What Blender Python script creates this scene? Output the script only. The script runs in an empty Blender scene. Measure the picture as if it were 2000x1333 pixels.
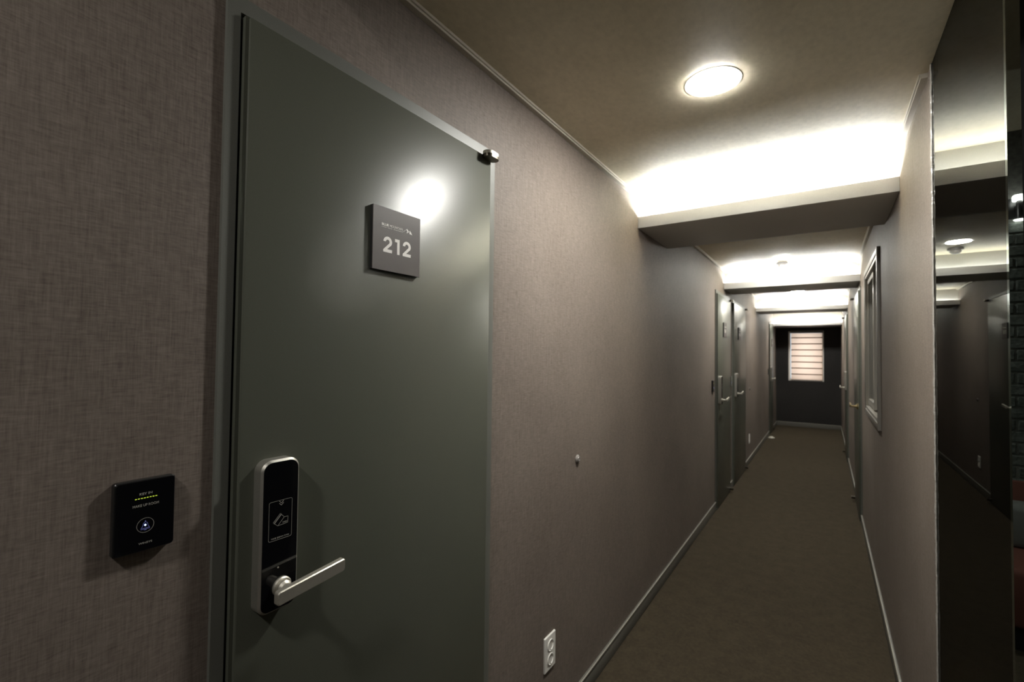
import bpy, bmesh, math, random
from mathutils import Vector, Matrix
random.seed(7)
S = bpy.context.scene
C = S.collection
PI = math.pi
XL, XR = -0.8304, 0.2562          # faces of the corridor's side walls
ZC = 2.242                        # ceiling
YE = 10.93                        # end wall
YN = -1.6                         # wall behind the photographer

# ------------------------------------------------------------------ camera
F = 909.56
yaw, pitch, roll = 0.591746726, 0.0258956665, 0.0118380488
cy, sy, cp, sp = math.cos(yaw), math.sin(yaw), math.cos(pitch), math.sin(pitch)
fwd = Vector((-sy*cp, cy*cp, sp)); rt = Vector((cy, sy, 0)); up = rt.cross(fwd)
r2 = rt*math.cos(roll) + up*math.sin(roll); u2 = up*math.cos(roll) - rt*math.sin(roll)
cam = bpy.data.cameras.new('camera'); cam.sensor_width = 36; cam.lens = F/2000*36
cam.clip_start = 0.02; cam.clip_end = 100
co = bpy.data.objects.new('camera', cam); C.objects.link(co)
m3 = Matrix((r2, u2, -fwd)).transposed()
co.matrix_world = Matrix.Translation((0, 0, 1.4)) @ m3.to_4x4()
S.camera = co
cam.dof.use_dof = True; cam.dof.focus_distance = 0.9; cam.dof.aperture_fstop = 5.6

# ------------------------------------------------------------------ world, light, exposure
w = bpy.data.worlds.new('world'); S.world = w; w.use_nodes = True
w.node_tree.nodes['Background'].inputs[0].default_value = (0.75, 0.86, 1.0, 1)
w.node_tree.nodes['Background'].inputs[1].default_value = 1.0
S.view_settings.view_transform = 'Standard'; S.view_settings.look = 'None'
S.view_settings.gamma = 1; S.view_settings.use_curve_mapping = False
S.view_settings.exposure = 0.0
LAMP_E = 440.0       # downlight diffusers
STRIP_E = 310.0      # LED strips in the light shelves
DAY_E = 5.4        # daylight at the end window
day = bpy.data.lights.new('daylight', 'AREA'); day.shape = 'RECTANGLE'; day.size = 0.42; day.size_y = 1.0
day.energy = DAY_E; day.color = (0.86, 0.92, 1.0)
do = bpy.data.objects.new('daylight', day); C.objects.link(do)
do.location = (-0.31, YE+0.38, 1.41); do.rotation_euler = (-PI/2, 0, 0)

# ------------------------------------------------------------------ materials
def mat(name, col, rough=.5, metal=0, coat=0, spec=.5, emis=None, es=0):
    m = bpy.data.materials.new(name); m.use_nodes = True
    b = m.node_tree.nodes['Principled BSDF']
    b.inputs['Base Color'].default_value = (*col, 1); b.inputs['Roughness'].default_value = rough
    b.inputs['Metallic'].default_value = metal; b.inputs['Specular IOR Level'].default_value = spec
    b.inputs['Coat Weight'].default_value = coat; b.inputs['Coat Roughness'].default_value = .08
    if emis:
        b.inputs['Emission Color'].default_value = (*emis, 1); b.inputs['Emission Strength'].default_value = es
    return m
class NT:
    def __init__(s, m): s.t = m.node_tree; s.b = s.t.nodes['Principled BSDF']
    def n(s, typ, **kw):
        o = s.t.nodes.new(typ)
        for k, v in kw.items():
            if k[0] == 'i' and k[1:].isdigit(): o.inputs[int(k[1:])].default_value = v
            else: setattr(o, k, v)
        return o
    def l(s, a, b): s.t.links.new(a, b)
    def noise(s, scale, vec=None, detail=3, mp=None):
        geo = s.n('ShaderNodeNewGeometry')
        mpn = s.n('ShaderNodeMapping'); mpn.inputs['Scale'].default_value = mp or (1, 1, 1)
        s.l(geo.outputs['Position'], mpn.inputs[0])
        no = s.n('ShaderNodeTexNoise'); no.inputs['Scale'].default_value = scale; no.inputs['Detail'].default_value = detail
        s.l(mpn.outputs[0], no.inputs['Vector']); return no.outputs['Fac']
    def math(s, op, a, b):
        o = s.n('ShaderNodeMath', operation=op)
        for k, v in enumerate((a, b)):
            if isinstance(v, (int, float)): o.inputs[k].default_value = v
            else: s.l(v, o.inputs[k])
        return o.outputs[0]
    def ramp(s, fac, c0, c1, p0=.3, p1=.7):
        r = s.n('ShaderNodeValToRGB'); r.color_ramp.elements[0].color = (*c0, 1); r.color_ramp.elements[1].color = (*c1, 1)
        r.color_ramp.elements[0].position = p0; r.color_ramp.elements[1].position = p1
        s.l(fac, r.inputs[0]); s.l(r.outputs[0], s.b.inputs['Base Color']); return r
    def bump(s, h, strength, dist):
        b = s.n('ShaderNodeBump'); b.inputs['Strength'].default_value = strength; b.inputs['Distance'].default_value = dist
        s.l(h, b.inputs['Height']); s.l(b.outputs[0], s.b.inputs['Normal'])

def wallpaper(name, c0, c1):
    m = mat(name, c0, .62, spec=.35); t = NT(m)
    h1 = t.noise(1, mp=(900, 90, 900), detail=2)      # horizontal threads
    h2 = t.noise(1, mp=(900, 900, 55), detail=2)      # vertical threads
    h3 = t.noise(1, mp=(160, 40, 160), detail=2)
    h4 = t.noise(1, mp=(100, 160, 12), detail=2)
    blot = t.noise(2.2, detail=3)
    h5 = t.noise(1, mp=(420, 45, 420), detail=2); h6 = t.noise(1, mp=(420, 420, 28), detail=2)
    a = t.math('ADD', t.math('MULTIPLY', h1, .17), t.math('MULTIPLY', h2, .17))
    a = t.math('ADD', a, t.math('ADD', t.math('MULTIPLY', h3, .12), t.math('MULTIPLY', h4, .14)))
    a = t.math('ADD', a, t.math('ADD', t.math('MULTIPLY', h5, .22), t.math('MULTIPLY', h6, .18)))
    f = t.math('ADD', t.math('MULTIPLY', a, .85), t.math('MULTIPLY', blot, .15))
    t.ramp(f, c0, c1, .36, .64); t.bump(a, .5, .0012)
    return m
M = {}
M['wall'] = wallpaper('wallpaper_mauve', (.100, .078, .064), (.262, .220, .187))
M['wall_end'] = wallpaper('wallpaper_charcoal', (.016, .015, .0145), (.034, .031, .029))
m = M['ceil'] = mat('ceiling_paper', (.4, .35, .28), .55, spec=.4); t = NT(m)
a = t.noise(1, mp=(70, 45, 60), detail=7); b_ = t.noise(1, mp=(9, 7, 9), detail=6); cc = t.noise(1, mp=(600, 600, 600), detail=2)
h = t.math('ADD', t.math('MULTIPLY', a, .5), t.math('ADD', t.math('MULTIPLY', b_, .3), t.math('MULTIPLY', cc, .2)))
t.ramp(h, (.66, .595, .445), (.79, .715, .545), .36, .64); t.bump(t.math('ADD', t.math('MULTIPLY', a, .6), t.math('MULTIPLY', cc, .4)), .3, .0012)
m = M['carpet'] = mat('carpet', (.12, .1, .07), .95, spec=.1); t = NT(m)
a = t.noise(450, detail=3); b_ = t.noise(14, detail=4); cc = t.noise(60, detail=3)
h = t.math('ADD', t.math('MULTIPLY', a, .55), t.math('ADD', t.math('MULTIPLY', b_, .2), t.math('MULTIPLY', cc, .25)))
t.b.inputs['Sheen Weight'].default_value = .09; t.b.inputs['Sheen Roughness'].default_value = .5; t.b.inputs['Sheen Tint'].default_value = (.9, .76, .55, 1)
t.ramp(h, (.024, .0185, .0115), (.082, .066, .044), .35, .65); t.bump(a, .8, .004)
def fine(name, col, rough, k=.06, scale=700, **kw):
    m = mat(name, col, rough, **kw); t = NT(m); nz = t.noise(scale, detail=2)
    t.ramp(nz, tuple(c*(1-k) for c in col), tuple(c*(1+k) for c in col)); t.bump(nz, .12, .0004); return m
M['door'] = fine('door_paint', (.092, .097, .076), .33, spec=.55)
M['frame'] = fine('door_frame_paint', (.135, .138, .120), .45)
M['trimw'] = fine('cornice_paint', (.62, .58, .50), .45)
M['base'] = fine('baseboard_vinyl', (.16, .155, .135), .4)
M['base_highlight'] = fine('baseboard_highlight', (.42, .40, .34), .3)  # lighter colour: the top edge's highlight painted in
M['shelf'] = fine('shelf_laminate', (.64, .635, .61), .45)
M['soffit'] = fine('soffit_paint', (.18, .17, .17), .45)
M['white'] = fine('white_plastic', (.86, .84, .79), .35)
M['beam'] = fine('downstand_paper', (.80, .79, .75), .55)
M['grey_plastic'] = fine('grey_plastic', (.26, .25, .24), .35)
M['detector_white'] = fine('shaded_white_plastic', (.45, .43, .40), .35)  # dome's backlit grey put into the colour of white plastic
M['nickel'] = fine('brushed_nickel', (.66, .63, .55), .46, metal=.85)
M['dark_nickel'] = fine('dark_nickel', (.13, .115, .09), .32, metal=1)
M['lock_body'] = fine('lock_shell', (.52, .50, .45), .42, metal=.85)
M['brass'] = fine('brass', (.75, .62, .36), .25, metal=1)
M['glassblack'] = mat('black_glass', (.004, .004, .005), .04, coat=.5)
M['black'] = fine('black_plastic', (.012, .012, .012), .3)
M['print'] = mat('grey_print', (.30, .29, .26), .5)
M['printw'] = mat('white_print', (.92, .89, .85), .5)
M['plate'] = fine('plate_face', (.105, .092, .088), .42)
M['plate_edge'] = fine('plate_edge', (.02, .02, .02), .4)
M['alu'] = fine('window_aluminium', (.46, .44, .39), .32, metal=.3)
M['alu_dark'] = fine('window_casing', (.20, .185, .165), .4)
M['rubber'] = fine('clear_rubber', (.26, .24, .22), .2)
M['darkwall'] = fine('black_panel', (.012, .012, .013), .35)
M['lobby'] = fine('lobby_plaster', (.10, .10, .09), .8, k=.3, scale=40)
M['mortar'] = fine('mortar', (.19, .20, .18), .9, k=.3)
M['red'] = fine('red_brown_fabric', (.13, .045, .03), .8)
M['grey_fabric'] = fine('grey_fabric', (.15, .16, .15), .85)
M['lamp'] = mat('lamp_diffuser', (1, 1, 1), .5, emis=(1, .985, .93), es=LAMP_E)
M['lamp_far'] = mat('lamp_diffuser_far', (1, 1, 1), .5, emis=(1, .985, .93), es=LAMP_E*.75)
M['lamp_lobby'] = mat('lamp_diffuser_lobby', (1, 1, 1), .5, emis=(1, .97, .92), es=LAMP_E*1.0)
M['strip_far'] = mat('led_strip_far', (1, 1, 1), .5, emis=(.97, 1, .985), es=STRIP_E*.6)
M['strip'] = mat('led_strip', (1, 1, 1), .5, emis=(.97, 1, .985), es=STRIP_E)
M['sconce'] = mat('sconce_lens', (1, 1, 1), .5, emis=(1, .98, .92), es=14)
M['ledy'] = mat('yellow_green_led', (.6, .8, .1), .4, emis=(.62, .78, .06), es=.62)
M['ledb'] = mat('blue_led', (.3, .4, 1), .4, emis=(.40, .55, 1), es=3.0)
M['bluep'] = mat('blue_lit_print', (.16, .17, .30), .4, emis=(.06, .08, .35), es=.22)
M['pale'] = fine('pale_plastic', (.75, .72, .62), .5)
m = M['bead'] = mat('silicone', (.35, .33, .30), .22, spec=.8); t = NT(m); nz = t.noise(90, detail=3); t.bump(nz, .8, .004)
def brickmat():
    m = mat('painted_brick', (.10, .12, .11), .45); t = NT(m); nz = t.noise(60, detail=5)
    t.ramp(nz, (.05, .06, .052), (.12, .135, .12)); t.bump(nz, .7, .006); return m
M['brick'] = brickmat()
# tinted mirror
m = M['mirror'] = bpy.data.materials.new('tinted_mirror'); m.use_nodes = True; nt = m.node_tree
nt.nodes.clear(); o = nt.nodes.new('ShaderNodeOutputMaterial'); g = nt.nodes.new('ShaderNodeBsdfGlossy')
g.inputs['Color'].default_value = (.16, .16, .152, 1); g.inputs['Roughness'].default_value = .012
nt.links.new(g.outputs[0], o.inputs[0])
m = M['mirror_dark'] = m.copy(); m.name = 'polished_dark_edge'
[n for n in m.node_tree.nodes if n.type == 'BSDF_GLOSSY'][0].inputs['Color'].default_value = (.42, .46, .44, 1)
# window glass
def glass(name, tint, rough):
    m = bpy.data.materials.new(name); m.use_nodes = True; nt = m.node_tree; nt.nodes.clear()
    o = nt.nodes.new('ShaderNodeOutputMaterial'); mx = nt.nodes.new('ShaderNodeMixShader')
    tr = nt.nodes.new('ShaderNodeBsdfTransparent'); tr.inputs[0].default_value = (*tint, 1)
    gl = nt.nodes.new('ShaderNodeBsdfGlossy'); gl.inputs['Roughness'].default_value = rough
    fr = nt.nodes.new('ShaderNodeFresnel'); fr.inputs[0].default_value = 1.5
    nt.links.new(fr.outputs[0], mx.inputs[0]); nt.links.new(tr.outputs[0], mx.inputs[1]); nt.links.new(gl.outputs[0], mx.inputs[2])
    nt.links.new(mx.outputs[0], o.inputs[0]); return m
M['glass'] = glass('clear_glass', (.95, .97, .97), .01)
m = M['frost'] = mat('frosted_glass', (.07, .07, .062), .03, spec=.8)
def fabric(name, col, op):
    m = bpy.data.materials.new(name); m.use_nodes = True; nt = m.node_tree; nt.nodes.clear()
    o = nt.nodes.new('ShaderNodeOutputMaterial'); mx = nt.nodes.new('ShaderNodeMixShader'); mx.inputs[0].default_value = op
    tl = nt.nodes.new('ShaderNodeBsdfTranslucent'); tl.inputs[0].default_value = (*col, 1)
    df = nt.nodes.new('ShaderNodeBsdfDiffuse'); df.inputs[0].default_value = (.5, .45, .4, 1)
    nt.links.new(tl.outputs[0], mx.inputs[1]); nt.links.new(df.outputs[0], mx.inputs[2]); nt.links.new(mx.outputs[0], o.inputs[0]); return m
M['sheer'] = fabric('blind_fabric', (1.0, .84, .72), .12)
M['dense'] = fabric('blind_overlap', (.40, .24, .16), .3)

# ------------------------------------------------------------------ mesh helpers
def bm_box(bm, x0, x1, y0, y1, z0, z1, bev=0, seg=2):
    g = bmesh.ops.create_cube(bm, size=1)
    for v in g['verts']:
        v.co = Vector(((x0+x1)/2+v.co.x*(x1-x0), (y0+y1)/2+v.co.y*(y1-y0), (z0+z1)/2+v.co.z*(z1-z0)))
    if bev:
        es = list({e for v in g['verts'] for e in v.link_edges})
        bmesh.ops.bevel(bm, geom=es, offset=bev, segments=seg, affect='EDGES', profile=.5)
def rrect(w_, h_, r, n=8, rt=None):
    """outline (x,z) of a rounded rectangle centred at 0; rt = other radius for the top corners"""
    pts = []
    for cx, cz, a0, rr in ((w_/2, -h_/2, -90, r), (w_/2, h_/2, 0, rt or r), (-w_/2, h_/2, 90, rt or r), (-w_/2, -h_/2, 180, r)):
        ox = cx - math.copysign(rr, cx); oz = cz - math.copysign(rr, cz)
        for k in range(n+1):
            a = math.radians(a0 + 90*k/n); pts.append((ox+rr*math.cos(a), oz+rr*math.sin(a)))
    return pts
def bm_prism(bm, pts, y0, y1, cx=0, cz=0, bev=0):
    """extrude an x-z outline from y1 (back) to y0 (front)"""
    lay = []
    for y, ins in (((y1, 0), (y0+bev, 0), (y0, bev)) if bev else ((y1, 0), (y0, 0))):
        c0 = Vector((sum(p[0] for p in pts)/len(pts), sum(p[1] for p in pts)/len(pts)))
        ring = []
        n = len(pts)
        for i, p in enumerate(pts):
            q = Vector(p)
            if ins:
                a, b = Vector(pts[i-1]), Vector(pts[(i+1) % n]); tdir = (b-a)
                if tdir.length > 1e-9:
                    nrm = Vector((tdir.y, -tdir.x)).normalized()
                    if nrm.dot(c0-q) < 0: nrm = -nrm
                    q = q + nrm*ins
            ring.append(bm.verts.new((cx+q.x, y, cz+q.y)))
        lay.append(ring)
    n = len(pts)
    bm.faces.new(lay[0]); bm.faces.new(list(reversed(lay[-1])))
    for A, B in zip(lay, lay[1:]):
        for i in range(n): bm.faces.new((A[i], A[(i+1) % n], B[(i+1) % n], B[i]))
def bm_lathe(bm, prof, mtx=None, n=32):
    """profile of (r,h) around local z, capped at both ends"""
    rings = []
    for r, h_ in prof:
        r = max(r, 1e-5)
        rings.append([bm.verts.new((mtx or Matrix()) @ Vector((r*math.cos(2*PI*k/n), r*math.sin(2*PI*k/n), h_))) for k in range(n)])
    for A, B in zip(rings, rings[1:]):
        for k in range(n): bm.faces.new((A[k], A[(k+1) % n], B[(k+1) % n], B[k]))
    bm.faces.new(rings[0]); bm.faces.new(list(reversed(rings[-1])))
def bm_ring(bm, outer, inner, y0, y1, cx=0, cz=0):
    n = len(outer); L = []
    for pts in (outer, inner):
        for y in (y0, y1): L.append([bm.verts.new((cx+p[0], y, cz+p[1])) for p in pts])
    of, ob, inf, inb = L
    for i in range(n):
        j = (i+1) % n
        bm.faces.new((of[i], of[j], inf[j], inf[i])); bm.faces.new((ob[i], ob[j], inb[j], inb[i]))
        bm.faces.new((of[i], of[j], ob[j], ob[i])); bm.faces.new((inf[i], inf[j], inb[j], inb[i]))
def bm_line(bm, pts, wd, y, cx=0, cz=0, closed=False, th=.0003):
    """flat printed line through x-z points"""
    n = len(pts)
    for i in range(n if closed else n-1):
        a, b = Vector(pts[i]), Vector(pts[(i+1) % n]); d = (b-a).normalized()*wd/2; p = Vector((-d.y, d.x))
        q = [a-d+p, b+d+p, b+d-p, a-d-p]
        f = [bm.verts.new((cx+v.x, y, cz+v.y)) for v in q]; g = [bm.verts.new((cx+v.x, y+th, cz+v.y)) for v in q]
        bm.faces.new(f); bm.faces.new(list(reversed(g)))
        for k in range(4): bm.faces.new((f[k], f[(k+1) % 4], g[(k+1) % 4], g[k]))
def obj(name, bm, m, parent=None, smooth=False):
    bmesh.ops.recalc_face_normals(bm, faces=bm.faces)
    me = bpy.data.meshes.new(name); bm.to_mesh(me); bm.free(); me.materials.append(M[m] if isinstance(m, str) else m)
    if smooth:
        me.shade_smooth()
        try: me.set_sharp_from_angle(angle=math.radians(38))
        except Exception: pass
    o = bpy.data.objects.new(name, me); C.objects.link(o)
    if parent: o.parent = parent
    return o
def box(name, x0, x1, y0, y1, z0, z1, m, parent=None, bev=0):
    bm = bmesh.new(); bm_box(bm, x0, x1, y0, y1, z0, z1, bev); return obj(name, bm, m, parent, bev > 0)
def boxes(name, L, m, parent=None):
    bm = bmesh.new()
    for b in L: bm_box(bm, *b)
    return obj(name, bm, m, parent)
def tag(o, label, cat, group=None, kind=None):
    o['label'] = label; o['category'] = cat
    if group: o['group'] = group
    if kind: o['kind'] = kind
    return o
def thing(name, label, cat, loc, rz=0, group=None, kind=None):
    o = bpy.data.objects.new(name, None); o.empty_display_size = .05; C.objects.link(o)
    o.location = loc; o.rotation_euler = (0, 0, rz); return tag(o, label, cat, group, kind)
def struct(o, label, cat): return tag(o, label, cat, kind='structure')
def text(name, s, size, x, z, y, m, parent, bold=0, width=None, height=None, align='LEFT', th=.0004):
    cu = bpy.data.curves.new(name, 'FONT'); cu.body = s; cu.size = size; cu.offset = bold; cu.extrude = th/2
    cu.resolution_u = 3
    to = bpy.data.objects.new(name, cu); C.objects.link(to)
    dg = bpy.context.evaluated_depsgraph_get(); dg.update()
    me = bpy.data.meshes.new_from_object(to.evaluated_get(dg)); bpy.data.objects.remove(to)
    xs = [v.co.x for v in me.vertices]; ys = [v.co.y for v in me.vertices]
    if not xs: return None
    x0, x1, y0, y1 = min(xs), max(xs), min(ys), max(ys)
    sx = width/(x1-x0) if width else 1; sz = height/(y1-y0) if height else sx
    if not width: sx = sz
    off = {'LEFT': 0, 'CENTER': -(x1-x0)*sx/2, 'RIGHT': -(x1-x0)*sx}[align]
    for v in me.vertices:
        a, b, c_ = v.co; v.co = Vector((x+off+(a-x0)*sx, y-c_, z+(b-y0)*sz))
    me.materials.clear(); me.materials.append(M[m])
    o = bpy.data.objects.new(name, me); C.objects.link(o); o.parent = parent; return o

# ------------------------------------------------------------------ the setting
LX1 = 2.3
struct(box('floor', XL-.14, LX1, YN-.12, YE+.14, -.1, 0, 'carpet'), 'olive brown short-pile carpet running down the corridor', 'floor')
# beams: y of the shelf's front lip, back of the downstand, height of the underside and of the lip's top
BE = [(2.435, 3.011, 2.078, 2.139), (4.998, 5.50, 2.060, 2.120), (7.58, 8.10, 2.045, 2.100)]
B4 = (10.12, 1.975, 2.022)
L = [(XL-.12, LX1, .3, YE+.12, ZC, 2.82), (XL-.12, LX1, YN-.12, .3, 2.72, 2.82)]
struct(boxes('ceiling', L, 'ceil'), 'beige papered ceiling of the corridor and lobby', 'ceiling')
BN = ['above the nearest light shelf', 'above the second light shelf', 'above the third light shelf', 'above the window end of the corridor']
for i, (ya, yb, za) in enumerate([(b[0]+.09, b[1], b[2]+.0125) for b in BE] + [(B4[0]+.09, YE, B4[1]+.0135)]):
    struct(box('trim_%d' % (20+i), XL, XR, ya, yb, za, ZC, 'beam'), 'white downstand beam ' + BN[i], 'beam')
struct(box('wall_left', XL-.14, XL, YN-.12, YE+.14, 0, 2.72, 'wall'), 'mauve brown linen wallpaper wall with the long row of grey doors', 'wall')
WY0, WY1, WZ0, WZ1 = 3.30, 4.24, 1.03, 1.985     # sliding window opening
t_ = .15
bm = bmesh.new()
for b in [(XR, XR+t_, 1.752, WY0, 0, ZC), (XR, XR+t_, WY1, YE+.14, 0, ZC), (XR, XR+t_, WY0, WY1, 0, WZ0), (XR, XR+t_, WY0, WY1, WZ1, ZC)]: bm_box(bm, *b)
bmesh.ops.remove_doubles(bm, verts=bm.verts, dist=1e-5)
struct(obj('wall_right', bm, 'wall'), 'mauve brown wallpaper wall with the sliding window, beside the tall mirror', 'wall')
struct(boxes('wall_mirror_back', [(XR+.012, XR+t_, 1.2, 1.752, 0, ZC), (XR+.018, LX1, 1.118, 1.2, 0, 2.72)], 'darkwall'), 'black panelled wall behind and beside the mirror', 'wall')
struct(box('wall_lobby', LX1-.1, LX1, YN, 1.118, 0, 2.72, 'lobby'), 'dark lobby wall at the side', 'wall')
EX0, EX1, EZ0, EZ1 = -.612, -.018, .912, 1.905
struct(boxes('wall_end', [(XL, EX0, YE, YE+.14, 0, B4[1]+.013), (EX1, XR, YE, YE+.14, 0, B4[1]+.013), (EX0, EX1, YE, YE+.14, 0, EZ0), (EX0, EX1, YE, YE+.14, EZ1, B4[1]+.013)], 'wall_end'), 'dark charcoal end wall around the bright window', 'wall')
bw = struct(box('wall_front', XL, LX1-.1, YN-.12, YN, 0, 2.72, 'lobby'), 'lobby wall of painted brick and rough plaster behind the viewpoint', 'wall')
# painted bricks, seen in the mirror's polished edge
box('mortar_bed', .30, 1.42, YN, YN+.0265, 0, 2.20, 'mortar', bw)
var = []
for k in range(4):
    bmm = bmesh.new(); bm_box(bmm, 0, .19, 0, .028, 0, .056, .004, 1)
    for v in bmm.verts: v.co += Vector((random.uniform(-.002, .002), random.uniform(-.003, .003), random.uniform(-.002, .002)))
    o = obj('brick', bmm, 'brick', bw); var.append(o.data)
    C.objects.unlink(o); bpy.data.objects.remove(o)
for r in range(33):
    for k in range(6):
        x0 = .30 + k*.2 + (0.0 if r % 2 else -.1)
        if x0 < .29 or x0+.19 > 1.43: continue
        o = bpy.data.objects.new('brick', random.choice(var)); C.objects.link(o); o.parent = bw
        o.location = (x0+.002, YN+.008+random.uniform(0, .006), .008+r*.066)
# soffit of the window bay
struct(box('trim_soffit', XL, XR, B4[0]+.012, YE, B4[1]+.001, B4[1]+.013, 'soffit'), 'low dark soffit board between last light shelf and end wall', 'soffit')
# cornices and baseboards
n_t = 0
bays = [(.3, 2.525), (3.011, 5.088), (5.50, 7.67), (8.10, 10.21)]
NB = ['before the first light shelf', 'between first and second light shelves', 'between second and third light shelves', 'between third and last light shelves']
for i, (y0, y1) in enumerate(bays):
    for sd in (0, 1):
        if sd == 0: xs = (XL, XL+.0165); yy0 = y0
        else: xs = (XR-.0165, XR); yy0 = max(y0, 1.80)
        n_t += 1
        bm = bmesh.new(); bm_box(bm, xs[0], xs[1], yy0, y1, ZC-.0140, ZC)
        inn = (xs[1], xs[1]+.0045) if sd == 0 else (xs[0]-.0045, xs[0])
        bm_box(bm, inn[0], inn[1], yy0, y1, ZC-.0075, ZC)
        struct(obj('trim_%d' % n_t, bm, 'trimw'), 'pale cornice strip along %s wall top %s' % ('left' if sd == 0 else 'right', NB[i]), 'cornice')
def baseboard(name, x0, x1, y0, y1, h_, where, top='y'):
    bm = bmesh.new(); bm_box(bm, x0, x1, y0, y1, 0, h_, .0025, 2)
    o = struct(obj(name, bm, 'base', None, True), where, 'baseboard')
    e = (x1-.001, x1+.0035, y0+.001, y1-.001) if name.startswith('baseboard_left') else (x0-.0035, x0+.001, y0+.001, y1-.001) if name.startswith('baseboard_right') else (x0, x1, y0-.0035, y0+.001)
    bm = bmesh.new(); bm_box(bm, *e, h_-.006, h_+.0005, .0012, 1); c = obj('top_highlight', bm, 'base_highlight', o, True); c['label'] = 'painted highlight along the top edge'  # separate paler strip carries the baseboard's painted highlight
    return o
DL = [(.364, 1.120), (4.545, 5.300), (5.465, 6.400), (9.42, 10.10)]
DRY = [(4.90, 5.70), (7.55, 8.36)]
ends = [YN] + [v for d in DL for v in d] + [YE]
WL = ['left of the room 212 door', 'between the near door and the far pair of doors', 'in the narrow strip between the paired left doors', 'between the paired doors and the last left door', 'beyond the last left door']
for i in range(0, len(ends), 2):
    baseboard('baseboard_left' if i == 0 else 'baseboard_left.%03d' % (i//2), XL, XL+.009, ends[i], ends[i+1], .080, 'grey baseboard on the left wall ' + WL[i//2])
ends = [1.80] + [v for d in DRY for v in d] + [YE]
WR = ['under the sliding window', 'between the two right doors', 'beyond the last right door']
for i in range(0, len(ends), 2):
    baseboard('baseboard_right' if i == 0 else 'baseboard_right.%03d' % (i//2), XR-.009, XR, ends[i], ends[i+1], .080, 'grey baseboard on the right wall ' + WR[i//2])
baseboard('baseboard_end', XL+.009, XR-.009, YE-.009, YE, .085, 'grey baseboard along the foot of the end wall')
# silicone bead between wallpaper and mirror
bm = bmesh.new(); N = 150; prev = None
for k in range(N+1):
    z = ZC*k/N; r = .0026+.0013*random.random(); ox = random.uniform(-.0006, .0006)
    ring = [bm.verts.new((XR-.0005+ox+r*math.cos(a), 1.752+r*1.3*math.sin(a), z)) for a in [2*PI*q/8 for q in range(8)]]
    if prev:
        for q in range(8): bm.faces.new((prev[q], prev[(q+1) % 8], ring[(q+1) % 8], ring[q]))
    else: bm.faces.new(ring)
    prev = ring
bm.faces.new(list(reversed(prev)))
struct(obj('trim_bead', bm, 'bead', None, True), 'rough shiny silicone bead where wallpaper meets the mirror', 'sealant')

# ------------------------------------------------------------------ mirror
t = thing('wall_mirror', 'tall dark tinted mirror panel flush with the right wall, reflecting the corridor', 'mirror', (XR, 1.43, 0))
box('mirror_glass', 0.0005, .012, -.31, .320, 0, ZC-.001, 'mirror', t)
o = box('polished_edge', 0.0005, .0178, -.322, -.3105, 0, ZC-.001, 'mirror_dark', t); o['label'] = 'polished dark edge reflecting painted bricks'

# ------------------------------------------------------------------ light shelves
SL = ['nearest white light shelf across the corridor, just past the first downlight', 'second white light shelf, behind the domed smoke detector', 'third white light shelf, beyond the paired doors', 'farthest light shelf, over the end of the corridor before the window']
for i in range(4):
    if i < 3: y0, y1, z0, z1 = BE[i]
    else: y0, z0, z1 = B4; y1 = y0+.09
    t = thing('light_shelf', SL[i], 'light shelf', ((XL+XR)/2, y0, z0), 0, 'light shelves across the corridor')
    W = XR-XL; h_ = W/2-.0005
    box('front_lip', -h_, h_, 0, .012, 0, z1-z0, 'shelf', t, .0008)
    box('bottom_panel', -h_, h_, .012, y1-y0, 0, .012, 'shelf', t)
    box('led_strip', -h_+.02, h_-.02, .078, .088, .032, .050, 'strip' if i == 0 else 'strip_far', t)

# ------------------------------------------------------------------ downlights
LP = [(-.283, 1.514), (-.290, 4.56), (-.287, 7.03), (-.287, 9.62), (-.283, -.95)]
LD = ['round white ceiling downlight nearest the viewpoint, before the first light shelf', 'second round downlight, just in front of the smoke detector', 'third round downlight, hidden close before the third light shelf', 'fourth round downlight, near the end window', 'round downlight in the lobby ceiling behind the viewpoint']
for i, (x, y) in enumerate(LP):
    zc = ZC if i < 4 else 2.72
    t = thing('ceiling_downlight', LD[i], 'downlight', (x, y, zc), 0, 'round downlights along the ceiling')
    bm = bmesh.new(); bm_lathe(bm, [(.082, 0), (.0815, -.0006), (.070, -.0007)], n=48)
    obj('trim_ring', bm, 'white', t)
    bm = bmesh.new(); bm_lathe(bm, [(.0692, -.0004), (.0686, -.0030), (.064, -.0040), (.050, -.0046), (.001, -.0050)], n=48)
    obj('diffuser', bm, 'lamp' if i == 0 else 'lamp_lobby' if i == 4 else 'lamp_far', t, True)
t = thing('smoke_detector', 'small white domed detector on the ceiling behind the second downlight', 'detector', (-.318, 4.82, ZC))
bm = bmesh.new(); bm_lathe(bm, [(.048, 0), (.048, -.014), (.044, -.019), (.035, -.020)], n=36); obj('base', bm, 'grey_plastic', t, True)
bm = bmesh.new(); bm_lathe(bm, [(.034, -.0195), (.034, -.030), (.028, -.040), (.014, -.045), (.001, -.046)], n=36); obj('dome', bm, 'detector_white', t, True)
bm = bmesh.new(); bm_lathe(bm, [(.036, -.027), (.036, -.029), (.034, -.029), (.034, -.027)], n=36); obj('vent_ring', bm, 'grey_plastic', t, True)

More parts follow.
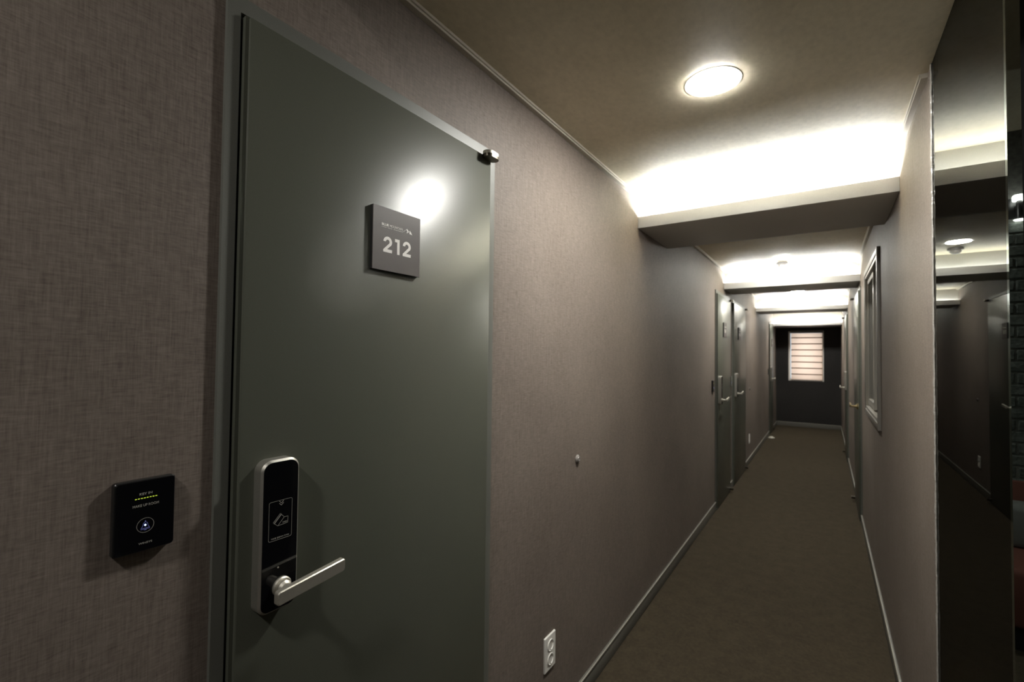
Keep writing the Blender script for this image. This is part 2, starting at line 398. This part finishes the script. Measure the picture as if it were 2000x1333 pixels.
# ------------------------------------------------------------------ doors
def stadium(L_, W_, n=10):
    pts = []
    for k in range(n+1): a = -PI/2+PI*k/n; pts.append((L_/2-W_/2+W_/2*math.cos(a), W_/2*math.sin(a)))
    for k in range(n+1): a = PI/2+PI*k/n; pts.append((-L_/2+W_/2+W_/2*math.cos(a), W_/2*math.sin(a)))
    return pts
def bm_slab(bm, pts, z0, z1, cx, cy_):
    A = [bm.verts.new((cx+p[0], cy_+p[1], z0)) for p in pts]; B = [bm.verts.new((cx+p[0], cy_+p[1], z1)) for p in pts]
    bm.faces.new(A); bm.faces.new(list(reversed(B)))
    for i in range(len(pts)): j = (i+1) % len(pts); bm.faces.new((A[i], A[j], B[j], B[i]))
FT, LT = .008, .020      # how far frame and leaf stand proud of the wallpaper
HT = 2.003               # top of the frames
def lever(t, lx, lz, y, s, m, length=.124, back=.034):
    """lever pointing to +s from a rosette at lx, lz on a surface at -y"""
    R = Matrix.Translation((lx, -y, lz)) @ Matrix.Rotation(PI/2, 4, 'X')
    bm = bmesh.new(); bm_lathe(bm, [(.0165, 0), (.0165, .004), (.0145, .006), (.0125, .006), (.0125, .012), (.0090, .016), (.0085, .040)], R, 28)
    ro = obj('rosette', bm, m, t, True)
    bm = bmesh.new()
    # flat bar with rounded corners, slightly curved towards the door at its end
    bm_prism(bm, rrect(length, .0225, .0050, 5), -y-.050, -y-.039, lx+s*(length/2-back), lz+.004, .0016)
    for v in bm.verts:
        u = (v.co.x-lx)*s/length
        if u > .2: v.co.y += .006*(u-.2)**2
        v.co.z += .011*(u+back/length)
    obj('lever_handle', bm, m, t, True)
def digital_lock(t, lx, z0, z1, s, detail):
    g = bpy.data.objects.new('digital_lock', None)
    h_ = z1-z0; cz = (z0+z1)/2; y = LT
    bm = bmesh.new(); bm_prism(bm, rrect(.069, h_, .016, 8, .019), -y-.024, -y, lx, cz, .0035)
    body = obj('lock_body', bm, 'lock_body', t, True)
    bm = bmesh.new(); bm_prism(bm, rrect(.0615, h_-.0075, .0125, 8, .0155), -y-.0252, -y-.0238, lx, cz, .0003)
    fa = obj('glass_face', bm, 'glassblack', body, True)
    yf = -y-.0256
    bm = bmesh.new(); a = rrect(.0415, .0670, .0030, 5); b = rrect(.0406, .0661, .0026, 5)
    bz = z0+h_*.582+.0045
    bm_ring(bm, a, b, yf, yf+.0003, lx-.0005, bz)
    for dz in (0, -.0037): bm_line(bm, [(-.0028, .0317+dz), (.0005, .0283+dz), (.0040, .0317+dz)], .0010, yf, lx, bz)
    A_, B_, C_, D_ = Vector((-.0133, -.0024)), Vector((-.0013, .0105)), Vector((.0062, .0029)), Vector((-.0054, -.0097))
    bm_line(bm, [A_, B_, C_, D_], .0006, yf, lx, bz, True)
    bm_line(bm, [A_.lerp(D_, .24), B_.lerp(C_, .24)], .0017, yf, lx, bz)
    bm_line(bm, [C_, (.0130, .0024), (.0126, -.0083), D_], .0006, yf, lx, bz)
    obj('card_symbol', bm, 'print', body)
    if detail:
        text('card_word', 'CARD', .004, lx+.0032, bz-.0070, yf, 'print', body, width=.0082, height=.0026)
        text('lettering', '카드를 접촉하여 주세요', .004, lx-.0005, bz-.0310, yf, 'print', body, width=.0320, height=.0026, align='CENTER')
    bm = bmesh.new(); bm_prism(bm, rrect(.0030, .0030, .0013, 4), yf-.0006, yf, lx-.003, z0+.0745); obj('screw', bm, 'nickel', body)
    lever(t, lx+.004*s, z0+.040, y+.0245, s, 'nickel', .129, .034)
def bm_poly(bm, p, y_, cx, cz):
    f = [bm.verts.new((cx+a, y_, cz+b)) for a, b in p]; g = [bm.verts.new((cx+a, y_+.0003, cz+b)) for a, b in p]
    bm.faces.new(f); bm.faces.new(list(reversed(g)))
    for i in range(len(p)): j = (i+1) % len(p); bm.faces.new((f[i], f[j], g[j], g[i]))
def digit2(x, z, y_, par):
    # a bold geometric 2, 24.5 mm wide and 35 mm tall
    cx, cz, R1, R0 = .0122, .0235, .0122, .0052
    arc_o = [(cx+R1*math.cos(math.radians(a)), cz+R1*math.sin(math.radians(a))*.95) for a in range(180, -31, -14)]
    arc_i = [(cx+R0*math.cos(math.radians(a)), cz+R0*math.sin(math.radians(a))*.95) for a in range(180, -31, -14)]
    bm = bmesh.new()
    p = arc_o + [(.0105, .0070), (.0250, .0070), (.0245, 0), (0, 0), (0, .0052)] + list(reversed(arc_i))
    f = [bm.verts.new((x+a, y_, z+b)) for a, b in p]; g = [bm.verts.new((x+a, y_+.0003, z+b)) for a, b in p]
    fa = [bm.faces.new(f), bm.faces.new(list(reversed(g)))]
    for i in range(len(p)): j = (i+1) % len(p); bm.faces.new((f[i], f[j], g[j], g[i]))
    obj('room_number', bm, 'printw', par)
def plate(t, px, pz, number, detail):
    w_ = .140; y = LT
    bm = bmesh.new(); bm_box(bm, px-w_/2, px+w_/2, -y-.007, -y, pz-w_/2+.001, pz+w_/2-.001); back = obj('number_plate', bm, 'plate_edge', t)
    bm = bmesh.new(); bm_box(bm, px-w_/2, px+w_/2, -y-.0095, -y-.007, pz-w_/2, pz+w_/2, .0006, 1); obj('plate_face', bm, 'plate', back)
    yf = -y-.0098; L_ = px-w_/2; B_ = pz-w_/2; k = 1.0
    if detail:
        text('lettering', 'BLUE', .01, L_+.0235, B_+.0990, yf, 'printw', back, bold=.0003, width=.0195, height=.0055)
        text('lettering', 'MOUNTAIN', .01, L_+.0463, B_+.0990, yf, 'printw', back, width=.0375, height=.0055)
        text('small_lettering', 'FOREST RIDGE \u2022 APARTMENTS', .004, L_+.0235, B_+.0950, yf, 'printw', back, width=.0605, height=.0022)
        for dx in (.0290, .0855): digit2(L_+dx, B_+.0415, yf, back)
        bm = bmesh.new(); bm_poly(bm, [(.0, .0345), (.0135, .0345), (.0138, 0), (.0066, 0), (.0066, .0276), (0, .0276)], yf, L_+.0620, B_+.0415); obj('room_number', bm, 'printw', back)
    else:
        bm = bmesh.new()
        for dx, ww in ((.035, .012), (.066, .010), (.092, .012)): bm_line(bm, [(dx, .048), (dx, .070)], ww, yf, L_, B_)
        bm_line(bm, [(.025, .098), (.083, .098)], .004, yf, L_, B_); obj('plain_marks', bm, 'printw', back)  # plain bars in place of an unreadable number and logo line
    bm = bmesh.new()
    def poly(p, y_):
        f = [bm.verts.new((L_+a, y_, B_+b)) for a, b in p]; g = [bm.verts.new((L_+a, y_+.0003, B_+b)) for a, b in p]
        bm.faces.new(f); bm.faces.new(list(reversed(g)))
        for i in range(len(p)): j = (i+1) % len(p); bm.faces.new((f[i], f[j], g[j], g[i]))
    poly([(.0975, .1065), (.0955, .1035), (.0985, .1010), (.0950, .0965), (.0985, .0985), (.0975, .0960), (.1010, .0990), (.1035, .1000), (.1015, .1035)], yf)
    poly([(.1060, .1045), (.1050, .0965), (.1140, .0955), (.1100, .1010)], yf)
    bm_line(bm, [(.0865, .0975), (.0965, .1058)], .0005, yf, L_, B_)
    bm_line(bm, [(.1035, .1000), (.1058, .1030)], .0004, yf, L_, B_)
    obj('mountain_emblem', bm, 'printw', back)
def hinge(t, hx, hz, s, up_):
    """two stacked rounded pivot plates at the leaf's corner; s: direction out of the leaf"""
    bm = bmesh.new(); st = stadium(.057, .034)
    bm_slab(bm, st, hz, hz+.0085, hx, -.033)
    for v in bm.verts: pass
    h = obj('pivot_hinge', bm, 'dark_nickel', t, True)
    bm = bmesh.new(); bm_slab(bm, stadium(.056, .032), hz+.0095, hz+.0175, hx+.001*s, -.033)
    R = Matrix.Translation((hx+.016*s, -.036, hz+.0175)); bm_lathe(bm, [(.006, 0), (.006, .002), (.001, .0045)], R, 16)
    h2 = obj('pivot_cap', bm, 'nickel' if up_ > 0 else 'dark_nickel', h, True)
    bm = bmesh.new(); R = Matrix.Translation((hx+.012*s, -.033, hz+.0083)); bm_lathe(bm, [(.008, 0), (.008, .0014)], R, 16); obj('pivot_pin', bm, 'black', h)
DOORN = [0]
def door(side, y0, y1, label, number=None, kind='digital', detail=False, plate_on=True):
    DOORN[0] += 1
    s = 1 if side == 'L' else -1
    W = y1-y0; yc = (y0+y1)/2
    t = thing('door_%d' % DOORN[0], label, 'door', (XL if s > 0 else XR, yc, 0), PI/2*s, kind='structure')
    # local x = viewer's right, -y = towards the corridor; hinge is at +s, lock at -s
    jl, jr = .021, .030                # lock-side and hinge-side jamb widths
    def X(u): return s*(-W/2+u)        # u measured from the lock-side edge
    def bx(name, u0, u1, ya, yb, za, zb, m, par=t, bev=0):
        a, b = sorted((X(u0), X(u1))); return box(name, a, b, ya, yb, za, zb, m, par, bev)
    fr = bx('door_frame', 0, jl, -FT, 0, 0, HT, 'frame'); 
    bx('frame_jamb', W-jr, W, -FT, 0, 0, HT, 'frame', fr)
    bx('frame_head', jl, W-jr, -FT, 0, HT-.028, HT, 'frame', fr)
    bx('frame_recess', jl, W-jr, -.002, 0, .014, HT-.028, 'black', fr)
    bx('threshold', jl, W-jr, -.014, 0, 0, .014, 'base')
    l0, l1 = jl+.0105, W-jr-.006
    bx('door_leaf', l0, l1, -LT, -.002, .018, HT-.034, 'door', t, .0022)
    # folded steel edge: a small return behind the leaf's lock-side edge
    bx('leaf_edge', l0-.006, l0, -LT+.005, -.002, .018, HT-.034, 'door')
    hx = X(l1-.019)
    hinge(t, hx, HT-.036-.0085, s, 1); hinge(t, hx, .030, s, -1)
    if plate_on: plate(t, X(l0+.328) , 1.6475, number, detail)
    if kind == 'digital': digital_lock(t, X(l0+.0600), .951, 1.2105, s, detail)
    else:
        lx, lz = X(l0+.07), .975
        bm = bmesh.new(); bm_lathe(bm, [(.026, 0), (.026, .005), (.021, .011), (.012, .012)], Matrix.Translation((lx, -LT, lz)) @ Matrix.Rotation(PI/2, 4, 'X'), 32)
        p = obj('knob_plate', bm, 'brass', t, True); p['label'] = 'brass round plate'
        lever(t, lx, lz, LT+.010, s, 'brass', .105, .012)
        bm = bmesh.new(); bm_lathe(bm, [(.004, 0), (.004, .002)], Matrix.Translation((lx, -LT-.062, lz)) @ Matrix.Rotation(PI/2, 4, 'X'), 12); obj('key_hole', bm, 'black', p)
    return t
door('L', *DL[0], 'large grey-green steel door with number 212 plate, nearest on the left', '212', detail=True)
door('L', *DL[1], 'grey-green left wall door, nearer of the far pair of doors')
door('L', *DL[2], 'grey-green left wall door, farther of the pair, its face reflecting the blind')
door('L', *DL[3], 'last left wall door, close to the end window')
door('R', *DRY[0], 'right wall door with brass lever, just past the sliding window', kind='brass', plate_on=False)
door('R', *DRY[1], 'last right wall door with a narrow silver digital lock', plate_on=False)

# ------------------------------------------------------------------ call panels beside left doors
def panel(y, zc, label, detail):
    t = thing('call_panel', label, 'switch panel', (XL, y, zc), PI/2, 'black call panels beside the left doors')
    w_, h_ = .0740, .1035
    bm = bmesh.new(); bm_prism(bm, rrect(w_, h_, .0045, 5), -.0095, 0, 0, 0, .0012); obj('housing', bm, 'black', t, True)
    bm = bmesh.new(); bm_prism(bm, rrect(w_-.003, h_-.003, .004, 5), -.0118, -.0095, 0, 0, .0004); obj('glass_face', bm, 'glassblack', t, True)
    y_ = -.0121
    if detail:
        text('lettering', 'KEY IN', .006, -.0005, .0300, y_, 'print', t, bold=.0001, width=.0155, height=.0033, align='CENTER')
        text('lettering', 'MAKE UP ROOM', .006, .0000, .0135, y_, 'print', t, bold=.00005, width=.0315, height=.0036, align='CENTER')
        text('lettering', 'WINSYS', .006, .0005, -.0405, y_, 'print', t, bold=.00005, width=.0165, height=.0026, align='CENTER')
    for k in range(8):
        bm = bmesh.new(); bm_prism(bm, rrect(.0023, .0009, .0004, 3), y_-.0002, y_+.0003, -.0122+k*.0035, .0255); obj('indicator_light', bm, 'ledy', t)
    a = [(.0105*math.cos(q*PI/16), .0105*math.sin(q*PI/16)) for q in range(32)]; b = [(p[0]*.955, p[1]*.955) for p in a]
    bm = bmesh.new(); bm_ring(bm, a, b, y_, y_+.0003, 0, -.0140); obj('ring_print', bm, 'print', t)
    bm = bmesh.new()
    bm_line(bm, [(-.0052, -.0042), (-.0034, -.0015), (-.0022, .0032), (0, .0044), (.0022, .0032), (.0034, -.0015), (.0052, -.0042)], .0006, y_, 0, -.0140, True)
    bm_line(bm, [(-.0052, -.0055), (.0052, -.0055)], .0006, y_, 0, -.0140); bm_line(bm, [(-.001, -.0066), (.001, -.0066)], .0010, y_, 0, -.0140)
    bm_line(bm, [(0, .0048), (0, .0060)], .0012, y_, 0, -.0140); obj('bell_symbol', bm, 'bluep', t)
    bm = bmesh.new(); bm_prism(bm, rrect(.0022, .0026, .0009, 4), y_-.0004, y_+.0002, -.0002, -.0138); o = obj('bell_light', bm, 'ledb', t); o['label'] = 'glowing blue-white dot'
panel(.2712, 1.1585, 'black glass call panel reading KEY IN and MAKE UP ROOM, beside door 212', True)
panel(4.43, 1.128, 'small black panel on left wall before the nearer of the paired doors', False)
panel(5.385, 1.130, 'small black panel between the paired left doors', False)
panel(9.33, 1.125, 'small black panel just before the last left door', False)

# ------------------------------------------------------------------ sockets
def outlet(y, z, label, w_=.078):
    t = thing('wall_outlet', label, 'outlet', (XL, y, z), PI/2, 'white double outlets low on the left wall')
    h_ = .122
    a = rrect(w_, h_, .003, 4)
    bm = bmesh.new(); bm_prism(bm, a, -.006, 0, 0, 0, .0018); obj('cover_plate', bm, 'white', t, True)
    for dz in (.0245, -.0245):
        R = Matrix.Translation((0, -.0062, dz)) @ Matrix.Rotation(PI/2, 4, 'X')
        bm = bmesh.new(); bm_lathe(bm, [(.0205, -.002), (.0205, .0022), (.0185, .0028), (.0172, .0004), (.0168, -.0035), (.001, -.0036)], R, 32)
        so = obj('socket', bm, 'white', t, True)
        for dx in (-.0075, .0075):
            bm = bmesh.new(); bm_lathe(bm, [(.0028, -.001), (.0028, .0004)], Matrix.Translation((dx, -.0062+.0025, dz)) @ Matrix.Rotation(PI/2, 4, 'X'), 12)
            obj('pin_hole', bm, 'black', so)
        for q in (.0164, -.0164):
            bm = bmesh.new(); bm_box(bm, -.0025, .0025, -.0085, -.004, dz+q-.0014, dz+q+.0014); obj('earth_clip', bm, 'grey_plastic', so)
outlet(1.498, .327, 'white double outlet low on the left wall between door 212 and the first light shelf')
outlet(6.835, .313, 'small white outlet low on left wall beyond the paired doors')

# ------------------------------------------------------------------ wall bumpers
def bumper(x, y, z, s, label):
    t = thing('wall_bumper', label, 'door stop', (x, y, z), PI/2*s, 'round wall bumpers at handle height')
    R = Matrix.Rotation(PI/2, 4, 'X')
    bm = bmesh.new(); bm_lathe(bm, [(.0165, 0), (.0165, .004), (.014, .0065)], R, 28); obj('base_disc', bm, 'rubber', t, True)
    bm = bmesh.new(); bm_lathe(bm, [(.0115, .006), (.0120, .008), (.0105, .0105), (.006, .0112), (.0055, .0100), (.001, .0100)], R, 28); obj('rubber_cap', bm, 'rubber', t, True)
bumper(XL, 1.715, .977, 1, 'small round rubber bumper on the left wall right of door 212')
bumper(XL, 5.375, .965, 1, 'small round bumper in the strip between the paired left doors')
bumper(XL, 6.86, .965, 1, 'small round bumper on left wall beyond the paired doors')
bumper(XR, 5.95, .985, -1, 'small round bumper on right wall past the brass lever door')
bumper(XR, 8.62, .985, -1, 'small round bumper on right wall past the last right door')
# the little pale thing on the carpet
t = thing('floor_doorstop', 'small pale low doorstop lying on the carpet near the last left door', 'doorstop', (-.765, 9.12, 0))
bm = bmesh.new(); bm_lathe(bm, [(.048, 0), (.050, .006), (.044, .014), (.028, .018)], n=28); obj('base', bm, 'pale', t, True)
bm = bmesh.new(); bm_lathe(bm, [(.027, .0175), (.027, .026), (.020, .029), (.001, .029)], n=24); obj('cap', bm, 'pale', t, True)

# ------------------------------------------------------------------ window_1 at the end, with its blind
wt = thing('window_1', 'bright daylight window in the dark end wall', 'window', ((EX0+EX1)/2, YE, EZ0), 0, kind='structure')
w_, h_ = EX1-EX0, EZ1-EZ0
f = .034
boxes('window_frame', [(-w_/2, -w_/2+f, .045, .11, 0, h_), (w_/2-f, w_/2, .045, .11, 0, h_), (-w_/2+f, w_/2-f, .045, .11, 0, f), (-w_/2+f, w_/2-f, .045, .11, h_-f, h_)], 'white', wt)
boxes('window_reveal', [(-w_/2, -w_/2+.008, 0, .045, 0, h_), (w_/2-.008, w_/2, 0, .045, 0, h_)], 'white', wt)
box('glass_pane', -w_/2+f, w_/2-f, .075, .081, f, h_-f, 'glass', wt)
bt = thing('zebra_blind', 'striped warm translucent roller blind covering the end window', 'blind', ((EX0+EX1)/2+.012, YE, EZ0), 0)
bwid = w_/2-.034
bm = bmesh.new(); bm_box(bm, -bwid-.012, bwid+.012, -.035, .028, h_-.040, h_+.012, .006, 2); obj('headrail', bm, 'soffit', bt, True)
z = .022; per = .1215; k = 0
while z < h_-.05:
    zt = min(z+per-.020, h_-.042)
    box('fabric_band', -bwid, bwid, .010, .0110, z, zt, 'sheer', bt)
    if zt+.020 < h_-.042: box('overlap_band', -bwid, bwid, .008, .0115, zt, zt+.020, 'dense', bt)
    z += per
bm = bmesh.new(); bm_box(bm, -bwid, bwid, .003, .019, .004, .022, .003, 2); obj('bottom_rail', bm, 'grey_plastic', bt, True)

# ------------------------------------------------------------------ window_2: sliding window in the right wall
cw = .034
t = thing('window_2', 'tall sliding window with pale frame in the right wall', 'window', (XR, (WY0+WY1)/2, WZ0), -PI/2, kind='structure')
W2 = WY1-WY0; H2 = WZ1-WZ0; P = .016
# local x = towards the viewpoint
for nm, b in (('casing', (W2/2-.002, W2/2+cw, -P, 0, -cw, H2+cw)), ('casing', (-W2/2-cw, -W2/2+.002, -P, 0, -cw, H2+cw)), ('casing', (-W2/2+.002, W2/2-.002, -P, 0, H2-.002, H2+cw)), ('casing', (-W2/2+.002, W2/2-.002, -P, 0, -cw, .002))):
    box(nm, *b, 'alu_dark', t, .001)
fi = .022
boxes('window_frame', [(W2/2-fi, W2/2, -P+.004, .10, 0, H2), (-W2/2, -W2/2+fi, -P+.004, .10, 0, H2), (-W2/2+fi, W2/2-fi, -P+.004, .10, H2-fi, H2), (-W2/2+fi, W2/2-fi, -P+.004, .10, 0, fi)], 'alu', t)
boxes('sliding_track', [(-W2/2+fi, W2/2-fi, .028, .032, fi, fi+.012), (-W2/2+fi, W2/2-fi, .062, .066, fi, fi+.012), (-W2/2+fi, W2/2-fi, .028, .032, H2-fi-.012, H2-fi), (-W2/2+fi, W2/2-fi, .062, .066, H2-fi-.012, H2-fi)], 'alu', t)
def sash(x0, x1, y0, y1, lab):
    z0, z1 = fi+.012, H2-fi-.012; a = .030
    s_ = boxes('sash', [(x0, x0+a, y0, y1, z0, z1), (x1-a, x1, y0, y1, z0, z1), (x0+a, x1-a, y0, y1, z0, z0+a+.01), (x0+a, x1-a, y0, y1, z1-a, z1)], 'alu', t)
    if y0 > .03: s_.data.materials[0] = M['alu_dark']
    s_['label'] = lab
    box('glass_pane', x0+a, x1-a, (y0+y1)/2-.002, (y0+y1)/2+.002, z0+a+.01, z1-a, 'frost', s_)
sash(-W2/2+fi, .02, .002, .026, 'front sash at the far side')
sash(-.02, W2/2-fi, .036, .060, 'rear sash at the near side')
struct(boxes('trim_window_box', [(XR+t_, XR+t_+.02, WY0-.1, WY1+.1, WZ0-.1, WZ1+.1)], 'darkwall'), 'added dark board behind the sliding window, keeping outside light out', 'board')  # added unseen board, keeps world light from leaking in here

# ------------------------------------------------------------------ lobby things seen in the mirror's polished edge
t = thing('lobby_bench', 'low bench with red-brown seat and grey back cushion against the painted bricks', 'bench', (.95, YN+.36, 0))
boxes('plinth', [(-.50, .50, -.22, .20, 0, .12)], 'black', t)
bm = bmesh.new(); bm_box(bm, -.55, .55, -.29, .26, .12, .40, .03, 3); obj('seat', bm, 'red', t, True)
bm = bmesh.new(); bm_box(bm, -.54, .54, -.28, -.10, .40, .62, .03, 3); obj('back_cushion', bm, 'grey_fabric', t, True)
bm = bmesh.new(); bm_box(bm, -.55, .55, -.315, -.285, .12, .72, .01, 2); obj('back_board', bm, 'red', t, True)
t = thing('wall_sconce', 'small white wall lamp above the painted bricks, seen in the mirror edge', 'wall lamp', (.915, YN, 2.262))
bm = bmesh.new(); bm_box(bm, -.035, .035, 0, .012, -.06, .06, .003, 2); obj('back_plate', bm, 'black', t, True)
bm = bmesh.new(); bm_lathe(bm, [(.014, -.075), (.014, .03), (.012, .034)], Matrix.Translation((0, .060, 0)), 28); bm_box(bm, -.01, .01, .010, .04, -.01, .01); obj('lamp_housing', bm, 'black', t, True)
bm = bmesh.new(); bm_lathe(bm, [(.028, .034), (.028, .058), (.022, .064), (.001, .066)], Matrix.Translation((0, .060, 0)), 28); obj('upper_lens', bm, 'sconce', t, True)
bm = bmesh.new(); bm_lathe(bm, [(.001, -.080), (.020, -.079), (.024, -.075)], Matrix.Translation((0, .060, 0)), 28); obj('lower_lens', bm, 'sconce', t, True)
